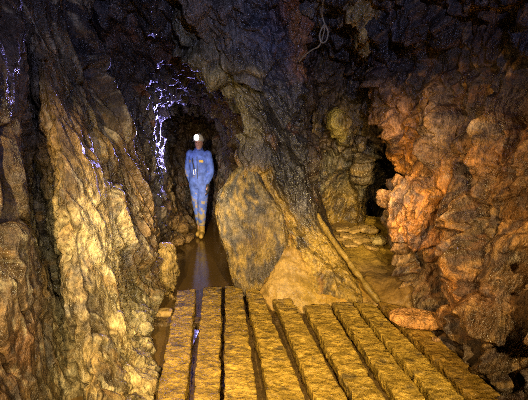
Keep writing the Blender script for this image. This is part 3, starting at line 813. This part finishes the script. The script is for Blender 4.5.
# rocks on the tunnel bank behind the person
bank = [
    (181, 228, 5.5, .12, .10, 'brown muddy rock on the tunnel bank left of the standing person'),
    (172, 222, 5.4, .12, .13, 'brown rock against the tunnel wall, farthest left of the person'),
    (188, 238, 5.35, .09, .06, 'low ochre rock at the water edge beside the boots'),
    (178, 241, 5.0, .10, .07, 'low brown rock at the near end of the tunnel bank'),
]
for k, (px, py, Y, w, h, lab) in enumerate(bank):
    stone('rock', at(px, py, Y), (w, 0.12, h), 260 + 3 * k, M_ROCK, (0.2, 0.12, 0.04), [], lab, 'rock', 'rocks on the tunnel bank', sub=4, rough=0.3, power=2.6, L=(0.15, 0.08, 0.08))

# ------------------------------------------------------------------ tubes: pipe and cable
def tube(name, pts, rad, mat, parent=None, seg=12, bumps=0.0, seed=0, color=None):
    P = np.array(pts, float)
    n = len(P)
    T = np.gradient(P, axis=0); T /= np.linalg.norm(T, axis=1)[:, None]
    up = np.array((0.1, 0.3, 1.0))
    V = []
    rad = np.full(n, rad) if np.isscalar(rad) else np.array(rad)
    for i in range(n):
        a = np.cross(T[i], up); a /= np.linalg.norm(a) + 1e-9
        b = np.cross(a, T[i])
        for k in range(seg):
            t = 2 * math.pi * k / seg
            V.append(P[i] + rad[i] * (a * math.cos(t) + b * math.sin(t)))
    V = np.array(V)
    if bumps:
        C_ = np.repeat(P, seg, 0)
        d = V - C_
        V = C_ + d * (1 + bumps * fbm(V * 14, 3, seed))[:, None]
    F = [(i * seg + k, i * seg + (k + 1) % seg, (i + 1) * seg + (k + 1) % seg, (i + 1) * seg + k) for i in range(n - 1) for k in range(seg)]
    F.append(tuple(range(seg))[::-1]); F.append(tuple((n - 1) * seg + k for k in range(seg)))
    cl = None
    if color is not None:
        cl = np.clip(np.outer(1 + 0.35 * fbm(V * 12, 3, seed + 3), color), .004, .9)
    return mesh_np(name, V, F, mat, parent, cl)

pp = crom(np.array([at(306, 196, 3.85), at(318, 216, 3.57), at(327, 230, 3.45), at(345, 256, 3.2), at(364, 281, 2.98), at(379, 301, 2.84)]), np.linspace(0, 5, 60))
o = tube('pipe', pp - np.array((0, 0, 0.012)), np.interp(np.linspace(0, 1, 60), [0, 1], [0.022, 0.029]), M_MUD, bumps=0.7, seed=5, seg=16, color=(0.21, 0.135, 0.026))
tag(o, 'mud-coated pipe running diagonally down the slope to the walkway', 'pipe')

M_CABLE = plain_mat('grey_cable', (0.22, 0.18, 0.10), 0.6)
cb = [(325, -10, 2.55), (322, 12, 2.8), (324, 22, 2.85), (328, 32, 2.87), (326, 41, 2.88), (321, 42, 2.87), (320, 33, 2.86), (325, 24, 2.84), (323, 36, 2.88), (319, 46, 2.9), (312, 50, 2.95), (304, 56, 3.0), (299, 62, 3.05)]
cpts = crom(np.array([at(*p) for p in cb]), np.linspace(0, len(cb) - 1, 90))
o = tube('cable', cpts, 0.006, M_CABLE, seg=8)
tag(o, 'thin pale looped cable hanging from the dark ceiling', 'cable')

# ------------------------------------------------------------------ person
M_SKIN = plain_mat('skin', (0.55, 0.30, 0.22), 0.5, var=0.08)
M_BLUE = plain_mat('blue_coverall_cloth', (0.09, 0.16, 0.52), 0.75, var=0.4, scale=14, bump=0.3)
M_BOOT = plain_mat('muddy_rubber', (0.42, 0.27, 0.06), 0.55, var=0.35, scale=22)
M_GLOVE = plain_mat('dark_glove', (0.03, 0.025, 0.02), 0.7)
M_HELM = plain_mat('helmet_shell', (0.75, 0.72, 0.6), 0.35, var=0.06)
M_STRAP = plain_mat('black_webbing', (0.02, 0.02, 0.022), 0.6)
M_STEEL = plain_mat('steel', (0.6, 0.62, 0.66), 0.3, metal=1.0, var=0.05)
M_PATCH = plain_mat('yellow_patch', (0.6, 0.38, 0.05), 0.6)
M_LAMP = emit_mat('lamp_lens', (0.95, 0.95, 1.0), 12)
M_HAIR = plain_mat('dark_hair', (0.04, 0.025, 0.015), 0.6)

def loft(rings, seg=20):
    """rings: (centre, rx, ry, axis-x, axis-y) -> closed lofted tube"""
    V, F = [], []
    for (c, rx, ry, ax, ay) in rings:
        for k in range(seg):
            t = 2 * math.pi * k / seg
            V.append(np.array(c) + rx * math.cos(t) * np.array(ax) + ry * math.sin(t) * np.array(ay))
    n = len(rings)
    for i in range(n - 1):
        for k in range(seg):
            F.append((i * seg + k, i * seg + (k + 1) % seg, (i + 1) * seg + (k + 1) % seg, (i + 1) * seg + k))
    F.append(tuple(range(seg))[::-1]); F.append(tuple((n - 1) * seg + k for k in range(seg)))
    return np.array(V), F

def limb(pts, rads, ends=True, seg=16, n=None):
    P = np.array(pts, float)
    n = n or (len(P) - 1) * 5 + 1
    t = np.linspace(0, len(P) - 1, n)
    Q = crom(P, t)
    R = np.interp(t, np.arange(len(P)), rads)
    T = np.gradient(Q, axis=0); T /= np.linalg.norm(T, axis=1)[:, None]
    rings = []
    for i in range(n):
        ref = np.array((1.0, 0, 0)) if abs(T[i][0]) < 0.8 else np.array((0, 1.0, 0))
        b = np.cross(T[i], ref); b /= np.linalg.norm(b)
        a = np.cross(b, T[i])
        rings.append((Q[i], R[i], R[i], a, b))
    if ends:
        d0, d1 = T[0], T[-1]
        pre = [(Q[0] - d0 * R[0] * s, R[0] * c, R[0] * c, rings[0][3], rings[0][4]) for s, c in ((0.95, 0.3), (0.7, 0.7), (0.4, 0.92))]
        post = [(Q[-1] + d1 * R[-1] * s, R[-1] * c, R[-1] * c, rings[-1][3], rings[-1][4]) for s, c in ((0.4, 0.92), (0.7, 0.7), (0.95, 0.3))]
        rings = pre + rings + post
    return loft(rings, seg)

def ell(c, r, seg=20):
    rings = []
    for a in np.linspace(-math.pi / 2 + 0.12, math.pi / 2 - 0.12, 12):
        rings.append((np.array(c) + np.array((0, 0, r[2] * math.sin(a))), r[0] * math.cos(a), r[1] * math.cos(a), (1, 0, 0), (0, 1, 0)))
    return loft(rings, seg)

def fuse(name, shapes, voxel, mat, parent, smooth=4, noise=None):
    """one continuous surface grown from overlapping lofts"""
    V, F, n = [], [], 0
    for (v, f) in shapes:
        V.append(v); F += [tuple(i + n for i in x) for x in f]; n += len(v)
    me = bpy.data.meshes.new(name + '_src')
    me.from_pydata([tuple(p) for p in np.concatenate(V)], [], F)
    bm = bmesh.new(); bm.from_mesh(me); bmesh.ops.recalc_face_normals(bm, faces=bm.faces); bm.to_mesh(me); bm.free()
    t = bpy.data.objects.new(name + '_src', me); COL.objects.link(t)
    r = t.modifiers.new('r', 'REMESH'); r.mode = 'VOXEL'; r.voxel_size = voxel; r.use_smooth_shade = True
    s = t.modifiers.new('s', 'SMOOTH'); s.iterations = smooth; s.factor = 0.5
    dg = bpy.context.evaluated_depsgraph_get()
    m2 = bpy.data.meshes.new_from_object(t.evaluated_get(dg))
    bpy.data.objects.remove(t)
    bpy.data.meshes.remove(me)
    m2.name = name
    if noise:
        co = np.zeros(len(m2.vertices) * 3, np.float32); m2.vertices.foreach_get('co', co); co = co.reshape(-1, 3).astype(float)
        no = np.zeros(len(m2.vertices) * 3, np.float32); m2.vertices.foreach_get('normal', no); no = no.reshape(-1, 3)
        co = co + no * noise(co)[:, None]
        m2.vertices.foreach_set('co', co.astype(np.float32).ravel())
    m2.materials.clear(); m2.materials.append(mat)
    m2.polygons.foreach_set('use_smooth', [True] * len(m2.polygons))
    m2.update()
    o = bpy.data.objects.new(name, m2); COL.objects.link(o); o.parent = parent
    return o

pf = onz(200.5, 236, 0.0)
person = empty('person', (pf[0], pf[1], 0.0), 0.0)
person.scale = (0.84, 0.92, 0.985)
tag(person, 'person in blue coveralls and lit white helmet standing in the flooded tunnel', 'person')
# joints, facing the camera (-y); x>0 is image right
SH_L, SH_R = (-0.175, 0.02, 1.42), (0.185, 0.0, 1.41)
EL_L, EL_R = (-0.235, 0.08, 1.14), (0.235, 0.02, 1.13)
WR_L, WR_R = (-0.175, 0.06, 0.90), (0.175, -0.07, 0.90)
HIP_L, HIP_R = (-0.085, 0.02, 0.90), (0.085, 0.0, 0.90)
KN_L, KN_R = (-0.05, 0.03, 0.49), (0.058, -0.06, 0.49)
AN_L, AN_R = (-0.030, 0.10, 0.10), (0.045, -0.06, 0.10)

def hand(wr, side, fwd=(0, -0.1, -1)):
    """palm, four curled fingers and a thumb hanging from a wrist"""
    w = np.array(wr); f = np.array(fwd, float); f /= np.linalg.norm(f)
    ac = np.array((0, -1.0, 0)); ac = ac - f * ac.dot(f); ac /= np.linalg.norm(ac)     # across the knuckles
    nrm = np.array((-side, 0, 0))                                                      # towards the thigh
    out = [limb([w, w + f * 0.045, w + f * 0.09], [0.027, 0.036, 0.034])]
    for k, (a, ln) in enumerate(((0.028, 0.070), (0.010, 0.080), (-0.010, 0.075), (-0.028, 0.058))):
        b = w + f * 0.092 + ac * a
        out.append(limb([b - f * 0.02, b + f * ln * 0.45, b + f * ln * 0.8 + nrm * 0.016, b + f * ln * 0.92 + nrm * 0.036], [0.0105, 0.0098, 0.009, 0.008], seg=10))
    t = w + f * 0.035 + ac * 0.028
    out.append(limb([t - ac * 0.01, t + ac * 0.028 + f * 0.028, t + ac * 0.032 + f * 0.058 + nrm * 0.01], [0.013, 0.012, 0.0095], seg=10))
    return out

def torso(g):
    R = []
    for z, rx, ry, y in ((0.84, .165, .115, .01), (0.92, .190, .13, .01), (1.03, .182, .122, .005), (1.14, .165, .115, 0), (1.26, .180, .122, 0), (1.36, .190, .118, .005), (1.43, .165, .10, .012), (1.475, .10, .075, .02), (1.50, .06, .058, .02)):
        R.append(((0, y, z), rx + g, ry + g, (1, 0, 0), (0, 1, 0)))
    return loft(R, 28)

HEAD = np.array((0.012, -0.005, 1.60))
head = [ell(HEAD, (0.074, 0.092, 0.115)), ell(HEAD + np.array((0, -0.022, -0.065)), (0.052, 0.062, 0.052)),
        limb([(0.004, 0.025, 1.44), (0.008, 0.015, 1.52), (0.01, 0.01, 1.57)], [0.06, 0.056, 0.055]),
        limb([HEAD + np.array((0, -0.088, 0.012)), HEAD + np.array((0, -0.106, -0.022)), HEAD + np.array((0, -0.104, -0.03))], [0.009, 0.014, 0.016], seg=10),
        limb([HEAD + np.array((-0.026, -0.080, -0.066)), HEAD + np.array((0, -0.086, -0.066)), HEAD + np.array((0.026, -0.080, -0.066))], [0.006, 0.009, 0.006], seg=8),
        ell(HEAD + np.array((-0.075, 0.008, -0.01)), (0.012, 0.022, 0.032)), ell(HEAD + np.array((0.075, 0.008, -0.01)), (0.012, 0.022, 0.032)),
        limb([HEAD + np.array((-0.05, -0.076, 0.028)), HEAD + np.array((0.0, -0.092, 0.026)), HEAD + np.array((0.05, -0.076, 0.028))], [0.008, 0.010, 0.008], seg=8)]
body_shapes = [torso(-0.015)] + head + [
    limb([(-.195, .035, 1.34), EL_L, WR_L], [.045, .04, .028]), limb([(.203, .007, 1.33), EL_R, WR_R], [.045, .04, .028]),
    limb([HIP_L, KN_L, AN_L], [.075, .053, .04]), limb([HIP_R, KN_R, AN_R], [.075, .053, .04]),
    limb([(AN_L[0], AN_L[1] + .03, .045), (AN_L[0] - .012, AN_L[1] - .14, .035)], [.04, .032]),
    limb([(AN_R[0], AN_R[1] + .03, .045), (AN_R[0] + .012, AN_R[1] - .14, .035)], [.04, .032])]
body_shapes += hand(WR_L, -1, (0.1, 0.05, -1)) + hand(WR_R, 1, (0.05, -0.25, -1))
fuse('body', body_shapes, 0.0062, M_SKIN, person, 2)
for sx in (-1, 1):
    e = fuse('eye', [ell(HEAD + np.array((0.028 * sx, -0.083, 0.008)), (0.012, 0.009, 0.0075))], 0.003, plain_mat('eye_%s' % ('a' if sx < 0 else 'b'), (0.05, 0.035, 0.03), 0.2), person, 1)
def folds(P):
    return 0.006 * ridged(P * np.array((9, 9, 16)), 3, 5) + 0.004 * fbm(P * 24, 3, 6)
cov = [torso(0.012),
       limb([SH_L, EL_L, (WR_L[0], WR_L[1], WR_L[2] + 0.06)], [.074, .066, .052]), limb([SH_R, EL_R, (WR_R[0], WR_R[1], WR_R[2] + 0.06)], [.074, .066, .052]),
       limb([(HIP_L[0], HIP_L[1], .93), KN_L, (AN_L[0], AN_L[1], .20)], [.122, .088, .062], False), limb([(HIP_R[0], HIP_R[1], .93), KN_R, (AN_R[0], AN_R[1], .20)], [.122, .088, .062], False),
       loft([((0.004, .02, 1.44), .09, .08, (1, 0, 0), (0, 1, 0)), ((0.006, .015, 1.50), .078, .076, (1, 0, 0), (0, 1, 0)), ((0.008, .012, 1.525), .074, .074, (1, 0, 0), (0, 1, 0))], 24)]
coverall = fuse('coverall', cov, 0.009, M_BLUE, person, 3, folds)
coverall['label'] = 'blue coverall smeared with mud at the knees'
# dried mud on knees and shins belongs to the cloth
nt, bs = nodes(M_BLUE)
tcn = nt.nodes.new('ShaderNodeTexCoord'); sx_ = nt.nodes.new('ShaderNodeSeparateXYZ')
nt.links.new(tcn.outputs['Object'], sx_.inputs[0])
nz = nt.nodes.new('ShaderNodeTexNoise'); nz.inputs['Scale'].default_value = 9; nz.inputs['Detail'].default_value = 5
nt.links.new(tcn.outputs['Object'], nz.inputs['Vector'])
m1 = nt.nodes.new('ShaderNodeMapRange'); m1.inputs['From Min'].default_value = 0.85; m1.inputs['From Max'].default_value = 0.2
m1.inputs['To Min'].default_value = -0.12; m1.inputs['To Max'].default_value = 0.10
nt.links.new(sx_.outputs['Z'], m1.inputs['Value'])
ad = nt.nodes.new('ShaderNodeMath'); ad.operation = 'ADD'
nt.links.new(nz.outputs['Fac'], ad.inputs[0]); nt.links.new(m1.outputs['Result'], ad.inputs[1])
m2 = nt.nodes.new('ShaderNodeMapRange'); m2.inputs['From Min'].default_value = 0.52; m2.inputs['From Max'].default_value = 0.60
nt.links.new(ad.outputs[0], m2.inputs['Value'])
mixc = nt.nodes.new('ShaderNodeMix'); mixc.data_type = 'RGBA'
mixc.inputs['B'].default_value = (0.36, 0.29, 0.16, 1)
old = bs.inputs['Base Color'].links[0].from_socket
nt.links.new(m2.outputs['Result'], mixc.inputs['Factor']); nt.links.new(old, mixc.inputs['A']); nt.links.new(mixc.outputs['Result'], bs.inputs['Base Color'])

for a, sx in ((AN_L, -1), (AN_R, 1)):
    b = fuse('boot', [limb([(a[0], a[1] + .01, .34), (a[0], a[1] + .012, .12), (a[0], a[1] + .02, .065)], [.066, .056, .058], False),
                      limb([(a[0], a[1] + .035, .05), (a[0] + .005 * sx, a[1] - .06, .05), (a[0] + .014 * sx, a[1] - .16, .042)], [.05, .052, .044])], 0.008, M_BOOT, person, 3)
    b['label'] = 'rubber boot coated in ochre mud'
gl = fuse('glove', [(c + np.zeros(3), f) for c, f in [limb([WR_R, np.array(WR_R) + np.array((0.002, -0.01, -0.045)), np.array(WR_R) + np.array((0.004, -0.02, -0.09))], [0.035, 0.043, 0.040])]] +
          [limb([np.array(WR_R) + np.array((0.004, -0.02 - 0.02 * 0, -0.08)) + np.array((0, -a, 0)), np.array(WR_R) + np.array((0.0, -0.035 - a, -0.135)), np.array(WR_R) + np.array((-0.03, -0.04 - a, -0.168))], [0.0145, 0.014, 0.012], seg=10) for a in (0.028, 0.010, -0.010, -0.028)], 0.006, M_GLOVE, person, 2)
gl['label'] = 'dark work glove'

# helmet, chin strap, lamp
hc = HEAD + np.array((0, 0.0, 0.045))
rings = []
for a in np.linspace(0, math.pi / 2 - 0.08, 12):
    rings.append((hc + np.array((0, 0.004, 0.118 * math.sin(a))), 0.102 * math.cos(a), 0.122 * math.cos(a), (1, 0, 0), (0, 1, 0)))
V, F = loft([(hc + np.array((0, -.012, -.012)), .112, .142, (1, 0, 0), (0, 1, 0)), (hc + np.array((0, -.008, -.002)), .108, .134, (1, 0, 0), (0, 1, 0))] + rings, 36)
helmet = mesh_np('helmet', V, F, M_HELM, person)
def small_box(name, c, s, mat, parent, bev=0.004):
    bm = bmesh.new(); bmesh.ops.create_cube(bm, size=1)
    for v in bm.verts: v.co = Vector((v.co.x * s[0] + c[0], v.co.y * s[1] + c[1], v.co.z * s[2] + c[2]))
    bmesh.ops.bevel(bm, geom=list(bm.edges), offset=bev, segments=2, affect='EDGES')
    me = bpy.data.meshes.new(name); bm.to_mesh(me); bm.free(); me.materials.append(mat)
    o = bpy.data.objects.new(name, me); COL.objects.link(o); o.parent = parent
    return o
LP = hc + np.array((-0.012, -0.150, 0.045))
V, F = loft([(LP + np.array((0, .042, 0)), .040, .040, (1, 0, 0), (0, 0, 1)), (LP + np.array((0, .004, 0)), .050, .050, (1, 0, 0), (0, 0, 1)), (LP, .050, .050, (1, 0, 0), (0, 0, 1))], 24)
lamp = mesh_np('headlamp', V, F, M_STRAP, person, smooth=False)
V, F = loft([(LP + np.array((0, .001, 0)), .047, .047, (1, 0, 0), (0, 0, 1)), (LP + np.array((0, -.008, 0)), .042, .042, (1, 0, 0), (0, 0, 1)), (LP + np.array((0, -.014, 0)), .022, .022, (1, 0, 0), (0, 0, 1))], 24)
lens = mesh_np('lamp_lens', V, F, M_LAMP, lamp); lens['label'] = 'glowing headlamp lens'
cs = [HEAD + np.array(p) for p in ((-.078, .0, .04), (-.078, -.012, -.03), (-.05, -.045, -.105), (0, -.06, -.122), (.05, -.045, -.105), (.078, -.012, -.03), (.078, 0, .04))]
tube('chin_strap', crom(np.array(cs), np.linspace(0, 6, 40)), 0.006, M_STRAP, person, 8)
# chest clutter
small_box('chest_patch', (0.075, -0.138, 1.30), (0.085, 0.012, 0.04), M_PATCH, person)['label'] = 'yellow patch on the chest'
zip_ = small_box('zip', (-0.005, -0.134, 1.20), (0.014, 0.012, 0.38), M_STRAP, person, 0.003)
th = np.linspace(0, 2 * math.pi, 30)
tube('carabiner', np.stack((-0.055 + 0.026 * np.cos(th), -0.142 + 0 * th, 1.12 + 0.05 * np.sin(th)), 1), 0.006, M_STEEL, person, 8)['label'] = 'steel carabiner clipped to the chest'
tube('chest_strap', crom(np.array([(-0.10, -0.125, 1.35), (-0.085, -0.14, 1.27), (-0.062, -0.145, 1.17)]), np.linspace(0, 2, 20)), 0.011, M_STRAP, person, 8)

# ------------------------------------------------------------------ lights
def aim(o, tgt):
    d = Vector(tgt) - o.location
    o.rotation_euler = d.to_track_quat('-Z', 'Y').to_euler()
def spot(name, loc, tgt, power, col, size, blend=0.7, rad=0.05):
    l = bpy.data.lights.new(name, 'SPOT'); l.energy = power; l.color = col
    l.spot_size = math.radians(size); l.spot_blend = blend; l.shadow_soft_size = rad
    o = bpy.data.objects.new(name, l); COL.objects.link(o); o.location = loc; aim(o, tgt)
    return o
def point(name, loc, power, col, rad=0.05):
    l = bpy.data.lights.new(name, 'POINT'); l.energy = power; l.color = col; l.shadow_soft_size = rad
    o = bpy.data.objects.new(name, l); COL.objects.link(o); o.location = loc
    return o
WARM = (1.0, 0.74, 0.34)
spot('torch_and_fill', (-0.5, -0.1, 1.6), at(215, 290, 2.9), 480, WARM, 78, 1.0, 0.03)
spot('torch_and_fill', (0.5, -0.2, 1.65), at(280, 305, 2.9), 560, WARM, 80, 1.0, 0.03)
spot('torch_and_fill', (0.0, -0.1, 1.15), at(102, 270, 2.0), 190, (1.0, 0.86, 0.50), 42, 1.0, 0.03)
spot('torch_and_fill', (0.2, 0.0, 1.55), at(342, 215, 4.4), 900, WARM, 28, 1.0, 0.03)
spot('torch_and_fill', (-0.45, 1.2, 1.25), at(440, 205, 2.4), 240, (1.0, 0.64, 0.26), 62, 1.0, 0.03)  # added spot hanging unseen in mid-passage to model the right wall
spot('torch_and_fill', (-0.3, 0.0, 1.5), at(199, 185, 5.7), 560, (0.66, 0.76, 1.0), 14, 0.6, 0.03)
spot('torch_and_fill', (-0.42, 0.5, 1.4), at(200, 215, 5.2), 1100, WARM, 26, 1.0, 0.03)  # added warm fill to brighten the tunnel bank and puddle
lw = np.array(person.location) + LP * np.array((0.84, 0.92, 0.985)) + np.array((0, -0.05, 0))
spot('headlamp_light', tuple(lw), at(144, 140, 4.6), 480, (0.36, 0.32, 1.0), 98, 1.0, 0.03)
spot('torch_and_fill', (0.3, -0.3, 2.0), at(250, 70, 3.0), 210, (0.45, 0.50, 1.0), 85, 1.0, 0.03)  # added cold fill for the ceiling and pillar, no known lamp
spot('torch_and_fill', (0.2, 1.6, 2.1), at(15, 190, 1.5), 30, (0.30, 0.35, 1.0), 60, 1.0, 0.03)  # added cold fill raking the far left wall, no known lamp

w = bpy.data.worlds.new('World'); S.world = w
w.use_nodes = True
w.node_tree.nodes['Background'].inputs['Color'].default_value = (0.002, 0.002, 0.004, 1)

S.view_settings.view_transform = 'Standard'
S.view_settings.look = 'None'
S.view_settings.exposure = 0.0
S.view_settings.gamma = 1.0
S.view_settings.use_curve_mapping = False
S.cycles.use_denoising = False
S.cycles.max_bounces = 4
S.cycles.filter_width = 1.0
